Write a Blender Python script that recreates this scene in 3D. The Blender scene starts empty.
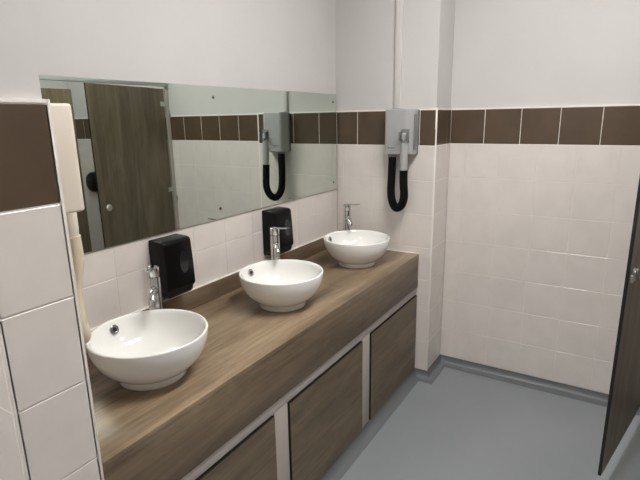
import bpy, bmesh, math, random
from mathutils import Vector, Matrix
random.seed(7)
PI = math.pi
scn = bpy.context.scene
COL = scn.collection

# ------------------------------------------------------------------ materials
def lin(c):
    return tuple(((v/255)/12.92 if v/255 <= .04045 else ((v/255+.055)/1.055)**2.4) for v in c) + (1.0,)

def base_mat(name, rgb, rough=.5, metal=0.0, spec=.5, coat=0.0):
    m = bpy.data.materials.new(name); m.use_nodes = True
    b = m.node_tree.nodes['Principled BSDF']
    b.inputs['Base Color'].default_value = lin(rgb)
    b.inputs['Roughness'].default_value = rough
    b.inputs['Metallic'].default_value = metal
    b.inputs['Specular IOR Level'].default_value = spec
    b.inputs['Coat Weight'].default_value = coat
    return m

def noisy(name, c1, c2, scale=6, rough=.5, bump=0.0, bscale=40, spec=.5, detail=3, coat=0.0, stretch=None):
    m = base_mat(name, c1, rough, 0, spec, coat)
    nt = m.node_tree; N = nt.nodes; L = nt.links; b = N['Principled BSDF']
    tc = N.new('ShaderNodeTexCoord'); mp = N.new('ShaderNodeMapping')
    if stretch: mp.inputs['Scale'].default_value = stretch
    L.new(tc.outputs['Object'], mp.inputs['Vector'])
    n = N.new('ShaderNodeTexNoise'); n.inputs['Scale'].default_value = scale; n.inputs['Detail'].default_value = detail
    L.new(mp.outputs['Vector'], n.inputs['Vector'])
    r = N.new('ShaderNodeValToRGB'); r.color_ramp.elements[0].position = .35; r.color_ramp.elements[1].position = .65
    r.color_ramp.elements[0].color = lin(c1); r.color_ramp.elements[1].color = lin(c2)
    L.new(n.outputs['Fac'], r.inputs['Fac']); L.new(r.outputs['Color'], b.inputs['Base Color'])
    if bump:
        n2 = N.new('ShaderNodeTexNoise'); n2.inputs['Scale'].default_value = bscale; n2.inputs['Detail'].default_value = 2
        L.new(tc.outputs['Object'], n2.inputs['Vector'])
        bp = N.new('ShaderNodeBump'); bp.inputs['Strength'].default_value = bump; bp.inputs['Distance'].default_value = .004
        L.new(n2.outputs['Fac'], bp.inputs['Height']); L.new(bp.outputs['Normal'], b.inputs['Normal'])
    return m

def wood(name, dark, mid, light, axis='y', rough=.42, spec=.35, grain=1.0, knots=True):
    """printed oak laminate: broad long streaks, fine grain and a few knots, stretched along one axis"""
    m = base_mat(name, mid, rough, 0, spec)
    nt = m.node_tree; N = nt.nodes; L = nt.links; b = N['Principled BSDF']
    tc = N.new('ShaderNodeTexCoord')
    def mapped(along, across):
        mp = N.new('ShaderNodeMapping')
        s = [across, across, across]; s['xyz'.index(axis)] = along
        mp.inputs['Scale'].default_value = s
        L.new(tc.outputs['Object'], mp.inputs['Vector']); return mp.outputs['Vector']
    def noise(vec, scale, detail=4, dist=0.0, rgh=.55):
        n = N.new('ShaderNodeTexNoise'); n.inputs['Scale'].default_value = scale; n.inputs['Detail'].default_value = detail
        n.inputs['Distortion'].default_value = dist; n.inputs['Roughness'].default_value = rgh
        L.new(vec, n.inputs['Vector']); return n.outputs['Fac']
    broad = noise(mapped(.6, 5.5), 2.0, 4, .6)
    fine = noise(mapped(1.5, 34), 2.2, 5, .2, .68)
    mott = noise(mapped(1.8, 5.5), 2.0, 4, 1.0)
    def mix(a, bb, f):
        x = N.new('ShaderNodeMath'); x.operation = 'MULTIPLY'; x.inputs[1].default_value = 1-f; L.new(a, x.inputs[0])
        y = N.new('ShaderNodeMath'); y.operation = 'MULTIPLY'; y.inputs[1].default_value = f; L.new(bb, y.inputs[0])
        z = N.new('ShaderNodeMath'); z.operation = 'ADD'; L.new(x.outputs[0], z.inputs[0]); L.new(y.outputs[0], z.inputs[1]); return z.outputs[0]
    v = mix(mix(broad, fine, .42), mott, .28)
    r = N.new('ShaderNodeValToRGB'); e = r.color_ramp.elements
    w = .13/grain
    e[0].position = .5-w; e[0].color = lin(dark); e[1].position = .5+w; e[1].color = lin(light)
    k = e.new(.5); k.color = lin(mid)
    L.new(v, r.inputs['Fac'])
    L.new(r.outputs['Color'], b.inputs['Base Color'])
    bp = N.new('ShaderNodeBump'); bp.inputs['Strength'].default_value = .08; bp.inputs['Distance'].default_value = .002
    L.new(fine, bp.inputs['Height']); L.new(bp.outputs['Normal'], b.inputs['Normal'])
    return m

M = {}
M['paint'] = noisy('wall_paint', (195, 193, 191), (198, 196, 194), 3, .85, .03, 90, .2)
M['ceiling'] = noisy('ceiling_paint', (232, 230, 227), (236, 234, 231), 3, .9, .03, 60, .2)
M['grout'] = noisy('grout_pale', (232, 227, 221), (224, 219, 212), 20, .8, .05, 120, .2)
M['grout_mid'] = noisy('grout_soft', (214, 208, 202), (220, 214, 208), 20, .8, .05, 120, .2)
M['tile'] = noisy('white_tile_glaze', (213, 206, 201), (218, 211, 206), 9, .22, .10, 14, .5)
M['brown'] = noisy('brown_tile_glaze', (78, 64, 50), (85, 70, 55), 7, .30, .08, 14, .45)
M['trim'] = base_mat('white_trim', (232, 226, 220), .4)
M['bead'] = base_mat('corner_bead', (214, 206, 200), .4)
M['trunk'] = base_mat('trunking_white', (204, 201, 198), .5)
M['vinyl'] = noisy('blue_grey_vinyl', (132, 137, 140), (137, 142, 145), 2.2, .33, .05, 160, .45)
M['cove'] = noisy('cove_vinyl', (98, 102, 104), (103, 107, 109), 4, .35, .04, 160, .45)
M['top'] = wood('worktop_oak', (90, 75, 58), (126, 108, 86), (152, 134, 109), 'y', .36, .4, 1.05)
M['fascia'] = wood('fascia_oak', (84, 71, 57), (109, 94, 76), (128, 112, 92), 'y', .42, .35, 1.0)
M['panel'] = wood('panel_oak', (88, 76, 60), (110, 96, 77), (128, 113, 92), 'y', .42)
M['door'] = wood('door_oak', (84, 74, 59), (106, 95, 77), (124, 112, 93), 'z', .42)
M['core'] = base_mat('black_core', (18, 16, 15), .5)
M['rail'] = noisy('frame_white', (178, 168, 161), (184, 174, 167), 8, .5)
M['ceramic'] = base_mat('white_ceramic', (233, 232, 229), .07, 0, .5, .4)
M['chrome'] = base_mat('chrome', (205, 205, 205), .08, 1.0)
M['steel'] = base_mat('satin_steel', (190, 188, 184), .28, 1.0)
M['alu'] = base_mat('aluminium', (176, 178, 176), .4, .3)
M['dark'] = base_mat('dark_hole', (10, 10, 10), .6)
M['black'] = base_mat('black_plastic', (8, 8, 9), .3, 0, .2)
M['blackm'] = base_mat('black_matt_plastic', (14, 14, 15), .45, 0, .4)
M['smoke'] = base_mat('smoked_window', (26, 26, 29), .12, 0, .5)
M['grey'] = noisy('grey_plastic', (157, 157, 157), (162, 162, 162), 5, .38)
M['greyd'] = base_mat('dark_grey_plastic', (116, 117, 118), .4)
M['hose'] = base_mat('black_hose', (8, 8, 8), .6, 0, .15)
M['cream'] = noisy('cream_plastic', (216, 206, 192), (220, 210, 196), 5, .38)
M['creamd'] = base_mat('cream_hose', (208, 197, 172), .45)
M['silicone'] = base_mat('white_silicone', (224, 220, 214), .4)
M['screw'] = base_mat('screw_cap', (120, 122, 122), .25, 1.0)
M['glass_edge'] = base_mat('mirror_edge', (150, 172, 164), .15, 0, .6)

mm = bpy.data.materials.new('mirror_silver'); mm.use_nodes = True
b = mm.node_tree.nodes['Principled BSDF']
b.inputs['Base Color'].default_value = (.69, .755, .70, 1); b.inputs['Metallic'].default_value = 1; b.inputs['Roughness'].default_value = .012
M['mirror'] = mm

def emit(name, rgb, s):
    m = bpy.data.materials.new(name); m.use_nodes = True; nt = m.node_tree
    nt.nodes.remove(nt.nodes['Principled BSDF'])
    e = nt.nodes.new('ShaderNodeEmission'); e.inputs['Color'].default_value = rgb + (1,); e.inputs['Strength'].default_value = s
    nt.links.new(e.outputs[0], nt.nodes['Material Output'].inputs[0]); return m

# ------------------------------------------------------------------ mesh helpers
def box(bm, x0, x1, y0, y1, z0, z1, bev=0.0, seg=2):
    t = bmesh.new(); bmesh.ops.create_cube(t, size=1)
    for v in t.verts:
        v.co = Vector(((x0+x1)/2+v.co.x*(x1-x0), (y0+y1)/2+v.co.y*(y1-y0), (z0+z1)/2+v.co.z*(z1-z0)))
    if bev: bmesh.ops.bevel(t, geom=list(t.edges), offset=bev, segments=seg, profile=.5, affect='EDGES')
    merge(bm, t)

def merge(bm, t):
    me = bpy.data.meshes.new('tmp'); t.to_mesh(me); bm.from_mesh(me); bpy.data.meshes.remove(me); t.free()

def prism(bm, pts, axis, a, b_, bev=0.0, seg=2):
    """closed outline pts (2D) extruded along axis between a and b_"""
    t = bmesh.new()
    def P(p, w):
        return {'x': (w, p[0], p[1]), 'y': (p[0], w, p[1]), 'z': (p[0], p[1], w)}[axis]
    A = [t.verts.new(P(p, a)) for p in pts]; B = [t.verts.new(P(p, b_)) for p in pts]
    t.faces.new(A); t.faces.new(list(reversed(B)))
    n = len(pts)
    for i in range(n): t.faces.new((A[i], B[i], B[(i+1) % n], A[(i+1) % n]))
    bmesh.ops.recalc_face_normals(t, faces=t.faces)
    if bev: bmesh.ops.bevel(t, geom=list(t.edges), offset=bev, segments=seg, profile=.5, affect='EDGES')
    merge(bm, t)

def lathe(bm, prof, n=48, c=(0, 0, 0), closed=False):
    rings = []
    for r, z in prof:
        if r < 1e-6: rings.append([bm.verts.new((c[0], c[1], c[2]+z))])
        else: rings.append([bm.verts.new((c[0]+r*math.cos(2*PI*i/n), c[1]+r*math.sin(2*PI*i/n), c[2]+z)) for i in range(n)])
    rr = list(zip(rings, rings[1:]))
    if closed: rr.append((rings[-1], rings[0]))
    for A, B in rr:
        for i in range(n):
            j = (i+1) % n
            if len(A) == 1 and len(B) == 1: continue
            if len(A) == 1: bm.faces.new((A[0], B[i], B[j]))
            elif len(B) == 1: bm.faces.new((A[i], A[j], B[0]))
            else: bm.faces.new((A[i], A[j], B[j], B[i]))

def tube(bm, path, rad, n=16, caps=True):
    path = [Vector(p) for p in path]; rads = rad if isinstance(rad, (list, tuple)) else [rad]*len(path)
    tang = []
    for i in range(len(path)):
        a = path[max(0, i-1)]; b_ = path[min(len(path)-1, i+1)]; tang.append((b_-a).normalized())
    ref = Vector((0, 0, 1)) if abs(tang[0].z) < .9 else Vector((0, 1, 0))
    u = tang[0].cross(ref).normalized(); rings = []
    for i, p in enumerate(path):
        u = (u-tang[i]*u.dot(tang[i])).normalized(); w = tang[i].cross(u)
        rings.append([bm.verts.new(p+(u*math.cos(2*PI*k/n)+w*math.sin(2*PI*k/n))*rads[i]) for k in range(n)])
    for A, B in zip(rings, rings[1:]):
        for k in range(n): bm.faces.new((A[k], A[(k+1) % n], B[(k+1) % n], B[k]))
    if caps: bm.faces.new(list(reversed(rings[0]))); bm.faces.new(rings[-1])

def catmull(pts, k=8):
    pts = [Vector(p) for p in pts]; out = []
    P = [pts[0]*2-pts[1]] + pts + [pts[-1]*2-pts[-2]]
    for i in range(1, len(P)-2):
        for s in range(k):
            t = s/k; a, b_, c, d = P[i-1], P[i], P[i+1], P[i+2]
            out.append(.5*((2*b_)+(c-a)*t+(2*a-5*b_+4*c-d)*t*t+(3*b_-a-3*c+d)*t**3))
    out.append(pts[-1]); return out

def obj(name, bm, mat, parent=None, loc=None, smooth=True, angle=35):
    bmesh.ops.recalc_face_normals(bm, faces=bm.faces)
    me = bpy.data.meshes.new(name); bm.to_mesh(me); bm.free()
    for m in (mat if isinstance(mat, (list, tuple)) else [mat]): me.materials.append(m)
    if smooth:
        me.polygons.foreach_set('use_smooth', [True]*len(me.polygons)); me.set_sharp_from_angle(angle=math.radians(angle))
    o = bpy.data.objects.new(name, me); COL.objects.link(o)
    if parent: o.parent = parent
    if loc: o.location = loc
    return o

def thing(name, label, cat, loc=(0, 0, 0), rz=0, group=None):
    o = bpy.data.objects.new(name, None); COL.objects.link(o); o.empty_display_size = .05
    o.location = loc; o.rotation_euler = (0, 0, rz); return tag(o, label, cat, group)

def tag(o, label, cat, group=None):
    o['label'] = label; o['category'] = cat
    if group: o['group'] = group
    return o

def struct(o, label=None, cat=None):
    o['kind'] = 'structure'
    if label: o['label'] = label; o['category'] = cat
    return o

def copy_thing(root, loc, label, rz=None):
    r = root.copy(); COL.objects.link(r); r.location = loc; r['label'] = label
    if rz is not None: r.rotation_euler = (0, 0, rz)
    for ch in list(root.children):
        c = ch.copy(); COL.objects.link(c); c.parent = r
        for g in list(ch.children):
            d = g.copy(); COL.objects.link(d); d.parent = c
    return r

# ------------------------------------------------------------------ room sizes (metres; z = 0 at the foot of the tiling)
FL, CE = -.055, 2.85
ZB, ZT = 1.433, 1.636          # brown band
PX, PY = .658, .264            # the boxed-out end wall by the vanity, and the deeper wall
NX, NY1, NY2 = .600, -2.211, -2.378   # short wall at the near end of the vanity
XR, YB = 3.3, -4.6             # far side of the cubicles, wall behind the viewer
PITCH = .2047
PL = .009                      # plaster lies this far behind the tile face
D, HC, HF = .577, .776, .560   # worktop front, top, underside of its fascia

bm = bmesh.new(); box(bm, -.2, XR+.1, YB-.1, PY+.2, FL-.1, FL); struct(obj('floor', bm, M['vinyl'], smooth=False), 'blue-grey vinyl floor', 'floor')
bm = bmesh.new(); box(bm, -.2, XR+.1, YB-.1, PY+.2, CE, CE+.1); struct(obj('ceiling', bm, M['ceiling'], smooth=False), 'white painted ceiling', 'ceiling')

def tile_face(bm, o, u, n, u0, u1, z0, z1, gap=.0026, ch=.0016, tilt=.0035):
    """one glazed tile with a chamfered edge, tilted a hair"""
    o, u, n = Vector(o), Vector(u), Vector(n); g = gap/2
    a, c = random.uniform(-tilt, tilt), random.uniform(-tilt, tilt)
    um, zm = (u0+u1)/2, (z0+z1)/2
    def P(uu, zz, d): return o+u*uu+Vector((0, 0, zz))+n*(d+(uu-um)*a+(zz-zm)*c)
    ring = lambda k, d: [bm.verts.new(P(*q, d)) for q in ((u0+k, z0+k), (u1-k, z0+k), (u1-k, z1-k), (u0+k, z1-k))]
    A = ring(g, -.0045); B = ring(g+.0002, -.0011); C = ring(g+ch, 0)
    bm.faces.new(C)
    for X, Y in ((A, B), (B, C)):
        for i in range(4): bm.faces.new((X[i], X[(i+1) % 4], Y[(i+1) % 4], Y[i]))

def tiled(wall, o, u, n, white_u, brown_u, tilt=.0035, cap=True):
    """white tiles, brown band, grout bed and white top trim as children of a wall"""
    o, u, n = Vector(o), Vector(u), Vector(n)
    w = bmesh.new(); br = bmesh.new()
    zs = [k*PITCH for k in range(8)]; zs[-1] = ZB
    for a, b_ in zip(white_u, white_u[1:]):
        for z0, z1 in zip(zs, zs[1:]): tile_face(w, o, u, n, a, b_, z0, z1, tilt=tilt)
    for a, b_ in zip(brown_u, brown_u[1:]): tile_face(br, o, u, n, a, b_, ZB+.001, ZT, tilt=tilt)
    def slab(bm, z0, z1, d0, d1, a, b_):
        p = [o+u*a+n*d0, o+u*b_+n*d0, o+u*b_+n*d1, o+u*a+n*d1]
        xs = [q.x for q in p]; ys = [q.y for q in p]
        box(bm, min(xs), max(xs), min(ys), max(ys), z0, z1)
    g = bmesh.new(); slab(g, 0, ZB, -PL, -.0016, white_u[0], white_u[-1]); obj('grout_bed', g, M['grout_mid'], wall, smooth=False)
    g = bmesh.new(); slab(g, ZB, ZT+.001, -PL, -.0010, white_u[0], white_u[-1]); obj('grout_bed', g, M['grout'], wall, smooth=False)
    obj('white_tiling', w, M['tile'], wall, smooth=False); obj('brown_tile_band', br, M['brown'], wall, smooth=False)
    if cap:
        t = bmesh.new(); slab(t, ZT+.001, ZT+.008, -PL, .0004, white_u[0], white_u[-1]); obj('tile_trim', t, M['trim'], wall, smooth=False)

def seq(a, b_, first, pitch=.2033):
    s = [a]; x = first
    while x < b_-.004:
        if x > a+.004: s.append(x)
        x += pitch
    return s+[b_]

# mirror wall
bm = bmesh.new(); box(bm, -.2, -PL, YB-.1, PY+.2, FL, CE)
wl = struct(obj('wall_left', bm, M['paint'], smooth=False), 'white wall with the long mirror above the vanity', 'wall')
tiled(wl, (0, 0, 0), (0, -1, 0), (1, 0, 0), seq(0, -NY1, .0722), seq(0, -NY1, .17))
w2 = bmesh.new()
# boxed-out end wall carrying the hair dryer, its return, and the deeper wall
bm = bmesh.new(); box(bm, -PL, PX-PL, PL, PY+.1, FL, CE)
wf = struct(obj('wall_far', bm, M['paint'], smooth=False), 'boxed-out white wall at the far end of the vanity', 'wall')
tiled(wf, (0, 0, 0), (1, 0, 0), (0, -1, 0), seq(0, PX, .0490), seq(0, PX, .149))
tiled(wf, (PX, 0, 0), (0, 1, 0), (1, 0, 0), [0, .2, PY], [0, .2, PY])
for a in ((PX-.0065, PX+.0010, -.0010, .0065),):       # white corner bead
    t = bmesh.new(); box(t, *a, 0, ZT+.008, .0012); obj('corner_trim', t, M['trim'], wf)
bm = bmesh.new(); box(bm, PX-PL, XR+.1, PY+PL, PY+.2, FL, CE)
wr = struct(obj('wall_recess', bm, M['paint'], smooth=False), 'deeper tiled wall right of the boxed-out corner', 'wall')
tiled(wr, (0, PY, 0), (1, 0, 0), (0, -1, 0), seq(PX, XR, PX+.1017), seq(PX, XR, PX+.2033))
# short near wall the worktop runs into
bm = bmesh.new(); box(bm, -PL, NX-PL, NY2+PL, NY1-PL, FL, CE)
wn = struct(obj('wall_near', bm, M['paint'], smooth=False), 'short tiled wall at the near end of the worktop', 'wall')
tiled(wn, (NX, NY1, 0), (0, -1, 0), (1, 0, 0), [0, NY1-NY2], [0, NY1-NY2], 0)
tiled(wn, (0, NY2, 0), (1, 0, 0), (0, -1, 0), seq(0, NX, .0011), seq(0, NX, .0011))
tiled(wn, (0, NY1, 0), (1, 0, 0), (0, 1, 0), seq(0, NX, .0011), seq(0, NX, .0011))
for y in (NY1, NY2):
    s = -1 if y == NY1 else 1
    t = bmesh.new(); box(t, NX-.006, NX+.0014, min(y-s*.001, y+s*.006), max(y-s*.001, y+s*.006), 0, ZT+.008, .0012); obj('corner_trim', t, M['bead'], wn)
bm = bmesh.new(); box(bm, -.2, XR+.1, YB-.1, YB, FL, CE); struct(obj('wall_back', bm, M['paint'], smooth=False), 'white wall behind the viewer', 'wall')
bm = bmesh.new(); box(bm, XR, XR+.1, YB, PY+PL, FL, CE); wc = struct(obj('wall_right', bm, M['paint'], smooth=False), 'tiled wall at the back of the cubicles', 'wall')
tiled(wc, (XR, PY, 0), (0, -1, 0), (-1, 0, 0), seq(0, 2.0, .12), seq(0, 2.0, .2))

# coved vinyl skirting
def cove(name, line, label, r=.05):
    prof = [(.0, .0), (.0, .0)]
    prof = [(0.0, 0.0), (.003, 0.0)] + [(.003+r*(1-math.cos(t))*1.0, -.055+.0015+.0535*(1-math.sin(t))) for t in [i*PI/2/7 for i in range(1, 8)]] + [(.003+r, -.055), (0, -.055)]
    bm = bmesh.new(); L = [Vector(p) for p in line]; rows = []
    for i, p in enumerate(L):
        def nrm(a, b_): d = (b_-a).normalized(); return Vector((d.y, -d.x))
        ns = []
        if i > 0: ns.append(nrm(L[i-1], L[i]))
        if i < len(L)-1: ns.append(nrm(L[i], L[i+1]))
        m = sum(ns, Vector((0, 0))); m = m/len(ns); m = m/(m.dot(ns[0])) if m.dot(ns[0]) else m
        rows.append([bm.verts.new((p.x+m.x*d, p.y+m.y*d, z)) for d, z in prof])
    for A, B in zip(rows, rows[1:]):
        for k in range(len(prof)): bm.faces.new((A[k], A[(k+1) % len(prof)], B[(k+1) % len(prof)], B[k]))
    bm.faces.new(rows[0]); bm.faces.new(list(reversed(rows[-1])))
    return struct(obj(name, bm, M['cove'], angle=50), label, 'skirting')
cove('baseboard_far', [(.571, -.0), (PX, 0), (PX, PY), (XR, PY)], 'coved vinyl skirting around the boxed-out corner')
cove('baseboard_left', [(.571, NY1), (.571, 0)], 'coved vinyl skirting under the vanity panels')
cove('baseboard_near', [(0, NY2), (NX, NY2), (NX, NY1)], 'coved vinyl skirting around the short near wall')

# ------------------------------------------------------------------ mirror
MT, MB = 1.744, 1.149
mir = thing('wall_mirror', 'long frameless mirror on the wall above the three basins', 'mirror', (0, -1.115, MB))
bm = bmesh.new(); box(bm, .0015, .0068, -1.095, 1.095, .0006, MT-MB-.0006); obj('backing', bm, M['core'], mir, smooth=False)
bm = bmesh.new(); box(bm, .0050, .0075, -1.096, 1.096, 0, MT-MB); g = obj('mirror_glass', bm, [M['mirror'], M['glass_edge']], mir, smooth=False)
for p in g.data.polygons:
    p.material_index = 0 if p.normal.x > .9 else 1
for y in (-1.06, -.002, 1.057):
    for z in (.047, .548):
        bm = bmesh.new(); lathe(bm, [(0, .004), (.0035, .0036), (.0062, .0022), (.007, 0), (0, 0)], 20)
        bmesh.ops.rotate(bm, verts=bm.verts, matrix=Matrix.Rotation(PI/2, 3, 'Y')); bmesh.ops.translate(bm, verts=bm.verts, vec=(.0075, y, z))
        obj('screw_cap', bm, M['screw'], mir)

# ------------------------------------------------------------------ vanity
vb = thing('vanity_base', 'white vanity framework with brown wood access panels under the worktop', 'cabinet', (0, 0, 0))
FY0, FY1 = NY1+.003, -.003
bm = bmesh.new()
box(bm, .50, .5705, FY0, FY1, .513, HF-.002, .001)
for y0, y1 in ((-.758, -.670), (-1.494, -1.408), (FY0, -2.135)):
    box(bm, .50, .5705, y0, y1, -.05, .5125, .001)
obj('frame', bm, M['rail'], vb)
bm = bmesh.new(); box(bm, .48, .502, FY0, FY1, -.05, .505); obj('backing_board', bm, M['core'], vb, smooth=False)
for y0, y1 in ((-.664, -.008), (-1.402, -.764), (-2.128, -1.500)):
    bm = bmesh.new(); box(bm, .5035, .5770, y0, y1, .0, .5060, .0006, 1)
    p = obj('access_panel', bm, [M['panel'], M['core']], vb, smooth=False)
    for f in p.data.polygons: f.material_index = 0 if f.normal.x > .8 else 1

wt = thing('worktop', 'brown wood-effect worktop with a deep fascia carrying three basins', 'worktop', (0, 0, 0))
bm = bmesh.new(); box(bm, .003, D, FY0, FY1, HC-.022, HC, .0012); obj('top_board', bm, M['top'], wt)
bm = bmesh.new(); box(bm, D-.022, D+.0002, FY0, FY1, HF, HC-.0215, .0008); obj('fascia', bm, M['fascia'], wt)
bm = bmesh.new(); box(bm, .003, .017, FY0, FY1, HC+.0002, HC+.085, .001); obj('upstand', bm, M['fascia'], wt)
bm = bmesh.new()
box(bm, .017, D-.002, -.0065, -.0005, HC-.001, HC+.006, .002)
box(bm, .001, .016, FY0, FY1, HC+.0845, HC+.0885, .001)
obj('sealant', bm, M['silicone'], wt)

# ------------------------------------------------------------------ basins
RB, HB, RF = .190, .157, .109
def make_basin(loc, label):
    t = thing('vessel_basin', label, 'basin', loc, 0, 'white countertop basins')
    prof = [(0, .012), (RF-.012, .012), (RF-.010, 0), (RF-.002, 0), (RF, .003), (RF-.001, .018), (RF-.0015, .0215)]
    a0 = math.radians(24); z0 = .023
    for i in range(0, 16):
        a = a0+(PI/2-a0)*i/15
        prof.append((RF+(RB-RF)*(math.sin(a)-math.sin(a0))/(1-math.sin(a0)), z0+(HB-.006-z0)*(math.cos(a0)-math.cos(a))/math.cos(a0)))
    prof += [(RB, HB-.003), (RB-.002, HB-.0005), (RB-.0055, HB), (RB-.009, HB-.002)]
    for i in range(1, 17):
        a = i/16*PI/2
        prof.append((.019+(RB-.011-.019)*math.cos(a)**.80, HB-.005-(HB-.033)*math.sin(a)**1.05))
    prof += [(.019, .027), (0, .027)]
    bm = bmesh.new(); lathe(bm, prof, 96); bowl = obj('bowl', bm, M['ceramic'], t, angle=60)
    # overflow on the wall side of the bowl
    ang = math.radians(183); r = .1725; z = .124
    c = Vector((r*math.cos(ang), r*math.sin(ang), z)); nrm = Vector((-math.cos(ang)*.93, -math.sin(ang)*.93, .36)).normalized()
    rot = nrm.to_track_quat('Z', 'Y').to_matrix()
    bm = bmesh.new(); lathe(bm, [(.0085, .0005), (.0095, .0030), (.0135, .0040), (.0175, .0028), (.0188, -.004), (.0085, -.004)], 28, closed=True)
    bmesh.ops.rotate(bm, verts=bm.verts, matrix=rot); bmesh.ops.translate(bm, verts=bm.verts, vec=c)
    ov = obj('overflow_ring', bm, M['chrome'], t)
    bm = bmesh.new(); lathe(bm, [(0, .0006), (.0088, .0006), (.0088, -.003), (0, -.003)], 20)
    bmesh.ops.rotate(bm, verts=bm.verts, matrix=rot); bmesh.ops.translate(bm, verts=bm.verts, vec=c)
    obj('overflow_hole', bm, M['dark'], ov)
    bm = bmesh.new(); lathe(bm, [(0, .0365), (.016, .036), (.021, .033), (.0225, .0285), (.0225, .026), (0, .026)], 32); obj('waste_plug', bm, M['chrome'], t)
    return t
BX = .331; BYS = (-1.831, -1.094, -.360)
b1 = make_basin((BX, BYS[0], HC+.0003), 'nearest white round basin, beside the short tiled wall')
copy_thing(b1, (BX, BYS[1], HC+.0003), 'middle of the three white round basins on the worktop')
copy_thing(b1, (BX, BYS[2], HC+.0003), 'farthest white round basin, below the grey hair dryer')

# ------------------------------------------------------------------ taps
def make_tap(loc, rz, label):
    t = thing('mixer_tap', label, 'tap', loc, rz, 'chrome mixer taps')
    bm = bmesh.new()
    lathe(bm, [(0, 0), (.027, 0), (.027, .005), (.024, .008), (.0228, .012), (.0228, .262), (.0215, .266), (0, .266)], 32)
    obj('body', bm, M['chrome'], t)
    bm = bmesh.new()
    path = catmull([(.010, 0, .212), (.036, 0, .223), (.064, 0, .219), (.086, 0, .203), (.093, 0, .188)], 6)
    tube(bm, path, [.0155-.003*i/(len(path)-1) for i in range(len(path))], 20); sp = obj('spout', bm, M['chrome'], t)
    bm = bmesh.new(); lathe(bm, [(0, -.012), (.0105, -.012), (.0115, -.009), (.0115, .004), (0, .004)], 20)
    bmesh.ops.rotate(bm, verts=bm.verts, matrix=Matrix.Rotation(math.radians(-22), 3, 'Y')); bmesh.ops.translate(bm, verts=bm.verts, vec=(.0935, 0, .187))
    obj('aerator', bm, M['steel'], sp)
    bm = bmesh.new()
    lathe(bm, [(0, .268), (.0215, .268), (.0230, .271), (.0230, .302), (.020, .305), (.012, .308), (0, .3085)], 32)
    hd = obj('cartridge_cap', bm, M['chrome'], t)
    bm = bmesh.new()
    prism(bm, [(.004, .300), (.030, .302), (.105, .314), (.106, .319), (.030, .311), (.002, .310)], 'y', -.0085, .0085, .0018)
    obj('lever', bm, M['chrome'], hd)
    return t
TX = .165
t1 = make_tap((TX, -1.659, HC+.0003), math.radians(-47), 'chrome mixer tap behind the nearest basin')
t2 = copy_thing(t1, (TX, -.914, HC+.0003), 'chrome mixer tap behind the middle basin')
t3 = copy_thing(t1, (TX, -.172, HC+.0003), 'chrome mixer tap behind the farthest basin')
for t in (t2, t3):                       # these levers are turned a little further out
    for c in t.children:
        if c.name.startswith('cartridge_cap'): c.rotation_euler = (0, 0, math.radians(32))

# ------------------------------------------------------------------ soap dispensers
def make_soap(loc, label):
    t = thing('soap_dispenser', label, 'soap dispenser', loc, 0, 'black soap dispensers')
    side = [(0, .012), (.094, .040), (.100, .052), (.096, .150), (.089, .236), (.082, .245), (.070, .248), (0, .250)]
    bm = bmesh.new(); prism(bm, side, 'y', -.073, .073, .006, 3); bd = obj('housing', bm, M['black'], t)
    bm = bmesh.new(); box(bm, .0005, .006, -.068, .068, .004, .240, .002); obj('back_plate', bm, M['blackm'], t)
    bm = bmesh.new(); prism(bm, [(.012, .004), (.082, .010), (.094, .022), (.097, .046), (.060, .052), (.012, .030)], 'y', -.060, .060, .004, 2)
    obj('push_lever', bm, M['blackm'], t)
    bm = bmesh.new()      # smoked oval level window, following the sloping front
    n = 36; A = []; B = []
    for i in range(n):
        a = 2*PI*i/n; yy = .020+.024*math.cos(a); zz = .150+.046*math.sin(a)
        xf = .096-(zz-.150)*.007/.086 if zz > .150 else .096+(.150-zz)*.004/.098
        A.append(bm.verts.new((xf-.004, yy, zz))); B.append(bm.verts.new((xf+.0012, yy*.97+.0006, zz)))
    bm.faces.new(B)
    for i in range(n): bm.faces.new((A[i], A[(i+1) % n], B[(i+1) % n], B[i]))
    obj('level_window', bm, M['smoke'], bd)
    bm = bmesh.new(); lathe(bm, [(0, 0), (.009, 0), (.008, -.016), (0, -.016)], 16, (.062, 0, .022)); obj('nozzle', bm, M['blackm'], t)
    return t
s1 = make_soap((.0005, -1.465, .884), 'black soap dispenser on the wall behind the nearest tap')
copy_thing(s1, (.0005, -.732, .884), 'black soap dispenser on the wall behind the middle tap')

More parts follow.
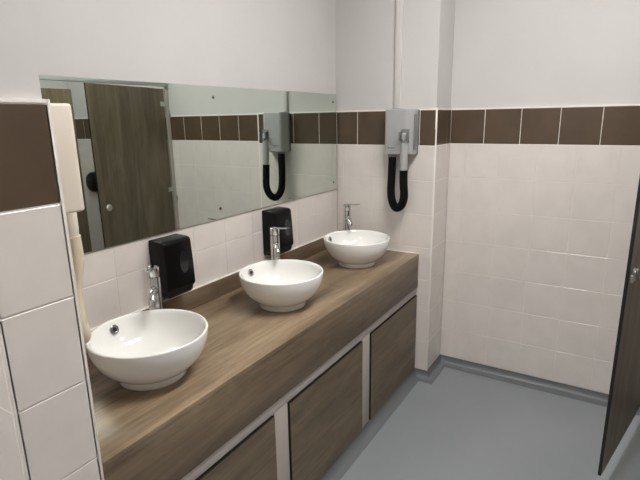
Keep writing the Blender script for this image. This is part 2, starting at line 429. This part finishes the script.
# ------------------------------------------------------------------ hair dryers (back on local y = 0, facing -y)
def make_dryer(loc, rz, label, body, dark, hose, handset, hx, hoff, drop, bow, W, DP, cut):
    t = thing('hair_dryer', label, 'hair dryer', loc, rz, None)
    H = .262
    bm = bmesh.new()     # plan outline: rounded front right where the handset docks
    plan = [(-W, -.012), (-W, -DP+.010), (-W+.010, -DP), (W-cut, -DP), (W-cut*.25, -DP+.022), (W, -DP+.045), (W, -.012)]
    prism(bm, plan, 'z', .004, H, .007, 3); bd = obj('housing', bm, body, t)
    bm = bmesh.new(); box(bm, -W-.001, W+.001, -.0125, -.0005, .002, H-.004, .002); obj('wall_plate', bm, dark, t)
    bm = bmesh.new()     # shallow front badge and vent lines
    box(bm, -W+.022, -W+.068, -DP-.0012, -DP+.004, .040, .046, .0006); obj('badge', bm, dark, bd)
    bm = bmesh.new()
    for k in range(3): box(bm, -W+.070, W-.030, -.085+k*.016, -.077+k*.016, .0015, .006)
    obj('vent', bm, M['dark'], bd)
    bm = bmesh.new()
    for k in range(3): box(bm, W-.0045, W+.0014, -.070+k*.014, -.064+k*.014, .030, H-.030, .0006)
    obj('side_rib', bm, dark, bd)
    hy = -DP-hoff
    bm = bmesh.new(); box(bm, hx-.024, hx+.024, -DP-.004, -DP+.006, .070, .150, .003); box(bm, hx-.024, hx-.019, -DP-.040, -DP, .085, .135, .002)
    box(bm, hx+.019, hx+.024, -DP-.040, -DP, .085, .135, .002); obj('holster', bm, dark, t)
    bm = bmesh.new()
    lathe(bm, [(0, .128), (.010, .1275), (.0155, .124), (.0175, .116), (.0185, .060), (.0200, .040), (.0220, -.010), (.0220, -.062), (.0205, -.080), (.0175, -.088), (0, -.088)], 28, (hx, hy, 0))
    hs = obj('handset', bm, handset, t)
    bm = bmesh.new(); box(bm, hx-.009, hx+.009, hy-.0225, hy-.012, .078, .094, .002); obj('switch', bm, M['chrome'] if body is not M['cream'] else M['creamd'], hs)
    # corrugated hose: from the underside, down in a loop, up to the handset
    p = catmull([(-W+.036, -.062, .004), (-W+.036, -.062, -.045), (-W+.034, -.064, -.14), (-W+.036, -.070, -.235), (-W+.054, -.062-(DP+hoff-.062)*.35, -.290-drop), ((hx-W+.036)/2, -.062-(DP+hoff-.062)*.6, -.312-drop), (hx-.012, hy+.010+bow, -.290-drop), (hx+.006, hy+bow, -.235), (hx+.002, hy-.002, -.155), (hx, hy, -.084)], 26)
    rads = [.0238+.0007*math.cos(i*PI) for i in range(len(p))]
    bm = bmesh.new(); tube(bm, p, rads, 20); obj('hose', bm, hose, t, angle=80)
    bm = bmesh.new(); lathe(bm, [(0, .006), (.026, .006), (.0265, -.004), (.0245, -.012), (0, -.012)], 24, (-W+.036, -.062, 0)); obj('hose_collar', bm, dark, t)
    return t
d1 = make_dryer((.465, -.0005, 1.382), 0, 'grey wall hair dryer with black looped hose on end wall', M['grey'], M['greyd'], M['hose'], M['grey'], .044, .008, 0, 0, .086, .105, .038)
d2 = make_dryer((.386, NY1+.0005, 1.380), PI, 'cream wall hair dryer seen edge-on beside the short tiled wall', M['cream'], M['creamd'], M['creamd'], M['cream'], .058, .030, .035, .012, .082, .135, .026)
# trunking up the wall from the grey dryer
tr = thing('cable_trunking', 'white cable trunking running up the wall above grey hair dryer', 'cable trunking', (.415, PL, 1.6485))
bm = bmesh.new(); box(bm, -.019, .019, -.012, -.0005, 0, CE-1.6485); obj('base_channel', bm, M['trunk'], tr, smooth=False)
bm = bmesh.new(); box(bm, -.0195, .0195, -.0175, -.0122, 0, CE-1.6485, .002); obj('cover', bm, M['trunk'], tr)

# ------------------------------------------------------------------ toilet cubicles
ZD0, ZD1 = .08, 1.865
ang = math.atan2(.213, .977)            # door swung a little into the room
FX, FY = 1.655, -.635; DW = .862
# door local: origin at hinge foot, door runs along local -y
HX, HY = FX+DW*.213, FY+DW*.977
dr = thing('cubicle_door', 'wood-effect toilet cubicle door standing ajar at the right', 'door', (HX, HY, ZD0), -ang)
bm = bmesh.new(); box(bm, -.0065, .0065, -DW, 0, 0, ZD1-ZD0, .0008, 1)
g = obj('door_leaf', bm, [M['door'], M['core']], dr, smooth=False)
for f in g.data.polygons: f.material_index = 0 if abs(f.normal.x) > .8 else 1
def disc_x(bm, prof, c, flip=1, n=28):
    t = bmesh.new(); lathe(t, prof, n)
    bmesh.ops.rotate(t, verts=t.verts, matrix=Matrix.Rotation(flip*PI/2, 3, 'Y')); bmesh.ops.translate(t, verts=t.verts, vec=c); merge(bm, t)
zl = .975-ZD0; yl = -DW+.085
bm = bmesh.new(); disc_x(bm, [(0, .009), (.012, .0088), (.024, .0065), (.0265, 0), (0, 0)], (-.0065, yl, zl), -1); li = obj('lock_indicator', bm, M['steel'], dr)
bm = bmesh.new(); box(bm, -.0163, -.0150, yl-.010, yl+.010, zl-.003, zl+.003); obj('coin_slot', bm, M['screw'], li)
bm = bmesh.new(); disc_x(bm, [(0, .012), (.020, .0115), (.0255, .008), (.0265, 0), (0, 0)], (.0065, yl, zl), 1); tn = obj('thumb_turn', bm, M['steel'], dr)
bm = bmesh.new(); box(bm, .016, .040, yl-.006, yl+.006, zl-.022, zl+.022, .004); obj('turn_grip', bm, M['steel'], tn)
bm = bmesh.new(); box(bm, .0066, .020, -DW+.004, -DW+.050, zl-.016, zl+.016, .002); obj('latch_bolt', bm, M['steel'], dr)
for z in (.16, .93, 1.66):
    bm = bmesh.new()
    box(bm, -.014, .014, -.058, -.002, z-.019, z+.019, .003); disc = bmesh.new(); lathe(disc, [(0, .024), (.0085, .023), (.0095, .020), (.0095, -.020), (.0085, -.023), (0, -.024)], 20, (0, .006, z)); merge(bm, disc)
    obj('hinge', bm, M['steel'], dr)

ps = thing('hinge_post', 'narrow white strip on tiled wall carrying the ajar door', 'cubicle post', (HX+.004, PY-.0015, FL))
bm = bmesh.new(); box(bm, -.0065, .0065, -.036, 0, 0, ZD1-FL, .0008, 1); g = obj('strip', bm, M['rail'], ps, smooth=False)
for z in (.30, .98, 1.70):
    bm = bmesh.new(); box(bm, -.020, .020, -.010, -.0005, z-.02, z+.02, .002); obj('wall_bracket', bm, M['steel'], ps)

CX = 1.85
fp = thing('pilaster', 'fixed wood-effect front panel of the toilet cubicle reflected in mirror', 'cubicle panel', (CX, -.62, FL))
bm = bmesh.new(); box(bm, -.0065, .0065, -.42, 0, .15, 1.83-FL, .0008, 1); g = obj('panel', bm, [M['door'], M['core']], fp, smooth=False)
for f in g.data.polygons: f.material_index = 0 if abs(f.normal.x) > .8 else 1
for y in (-.06, -.36):
    bm = bmesh.new(); lathe(bm, [(0, 0), (.028, 0), (.028, .006), (.012, .010), (.012, .15), (.018, .152), (.018, .165), (0, .165)], 20, (0, y, 0)); obj('foot', bm, M['steel'], fp)
pt = thing('cubicle_partition', 'wood-effect partition running back beside the open cubicle', 'cubicle panel', (CX+.008, -.75, FL))
bm = bmesh.new(); box(bm, 0, XR-CX-.012, -.0065, .0065, .15, 1.83-FL, .0008, 1); obj('panel', bm, M['door'], pt, smooth=False)
bm = bmesh.new(); lathe(bm, [(0, 0), (.028, 0), (.028, .006), (.012, .010), (.012, .15), (.018, .152), (.018, .165), (0, .165)], 20, (.7, 0, 0)); obj('foot', bm, M['steel'], pt)

hr = thing('cubicle_headrail', 'grey metal head rail over the cubicle fronts seen in mirror', 'rail', (CX, 0, 1.885))
bm = bmesh.new(); box(bm, -.014, .014, -1.04, PY-.004, 0, .042, .003); obj('rail', bm, M['alu'], hr)
bm = bmesh.new(); box(bm, -.022, .022, PY-.022, PY-.002, -.012, .046, .003); obj('wall_bracket', bm, M['steel'], hr)

td = thing('toilet_roll_dispenser', 'round black toilet roll dispenser inside the cubicle, reflected in mirror', 'toilet roll holder', (3.02, PY-.0005, 1.005))
bm = bmesh.new(); lathe(bm, [(0, .060), (.070, .058), (.092, .048), (.102, .032), (.105, 0), (0, 0)], 48)
bmesh.ops.rotate(bm, verts=bm.verts, matrix=Matrix.Rotation(PI/2, 3, 'X')); obj('cover', bm, M['black'], td)
bm = bmesh.new(); lathe(bm, [(.03, .0615), (.036, .0615), (.036, .055), (.03, .055)], 32, closed=True)
bmesh.ops.rotate(bm, verts=bm.verts, matrix=Matrix.Rotation(PI/2, 3, 'X')); obj('hub_ring', bm, M['blackm'], td)

LAMP = 47.0
# ------------------------------------------------------------------ lights: flat ceiling fittings, plus an added cubicle fill
LE = emit('lamp_diffuser', (1.0, .975, .945), LAMP); LE3 = emit('lamp_diffuser_rear', (1.0, .975, .945), LAMP*.8); LE2 = emit('cubicle_fill_glow', (1.0, .975, .945), LAMP*.5)
def panel_light(loc, label, sx, sy, mat):
    """shallow surface-mounted fitting: white tray with an opal diffuser"""
    t = thing('ceiling_light', label, 'ceiling light', loc, 0, None)
    bm = bmesh.new()
    box(bm, -sx, sx, -sy, sy, -.012, -.0005)
    for a in ((-sx, sx, -sy, -sy+.012), (-sx, sx, sy-.012, sy), (-sx, -sx+.012, -sy+.012, sy-.012), (sx-.012, sx, -sy+.012, sy-.012)): box(bm, *a, -.034, -.012)
    obj('frame', bm, M['trim'], t, smooth=False)
    bm = bmesh.new(); box(bm, -sx+.012, sx-.012, -sy+.012, sy-.012, -.038, -.014, .003); obj('diffuser', bm, mat, t)
    return t
panel_light((1.30, -1.25, CE), 'white ceiling light in front of the vanity', .15, .60, LE)
panel_light((.80, -3.75, CE), 'white ceiling light behind the viewer', .15, .60, LE3)
panel_light((2.55, -.30, CE), 'added unseen fill light over the open cubicle', .30, .15, LE2)  # unseen lamp, added to brighten the cubicle interior in the mirror

w = bpy.data.worlds.new('world'); scn.world = w; w.use_nodes = True
w.node_tree.nodes['Background'].inputs[0].default_value = (.8, .8, .8, 1); w.node_tree.nodes['Background'].inputs[1].default_value = .0

# ------------------------------------------------------------------ camera
F = Vector((-.5124, .8241, -.2408)).normalized()
cam = bpy.data.cameras.new('camera'); co = bpy.data.objects.new('camera', cam); COL.objects.link(co)
yaw, pit, rol = math.radians(31.87), math.radians(13.93), math.radians(-.96)
F = Vector((-math.sin(yaw)*math.cos(pit), math.cos(yaw)*math.cos(pit), -math.sin(pit)))
R = Vector((math.cos(yaw), math.sin(yaw), 0)); U = R.cross(F)
R2 = R*math.cos(rol)+U*math.sin(rol); U2 = -R*math.sin(rol)+U*math.cos(rol)
m = Matrix((R2, U2, -F)).transposed().to_4x4(); m.translation = Vector((1.5967, -2.7947, 1.5973))
co.matrix_world = m
cam.sensor_width = 36; cam.lens = 489.25/640*36; cam.clip_start = .02
scn.camera = co

vs = scn.view_settings
scn.display_settings.display_device = 'sRGB'
vs.view_transform = 'Standard'; vs.look = 'None'; vs.gamma = 1; vs.use_curve_mapping = False; vs.exposure = 0.0
scn.cycles.max_bounces = 12; scn.cycles.diffuse_bounces = 6
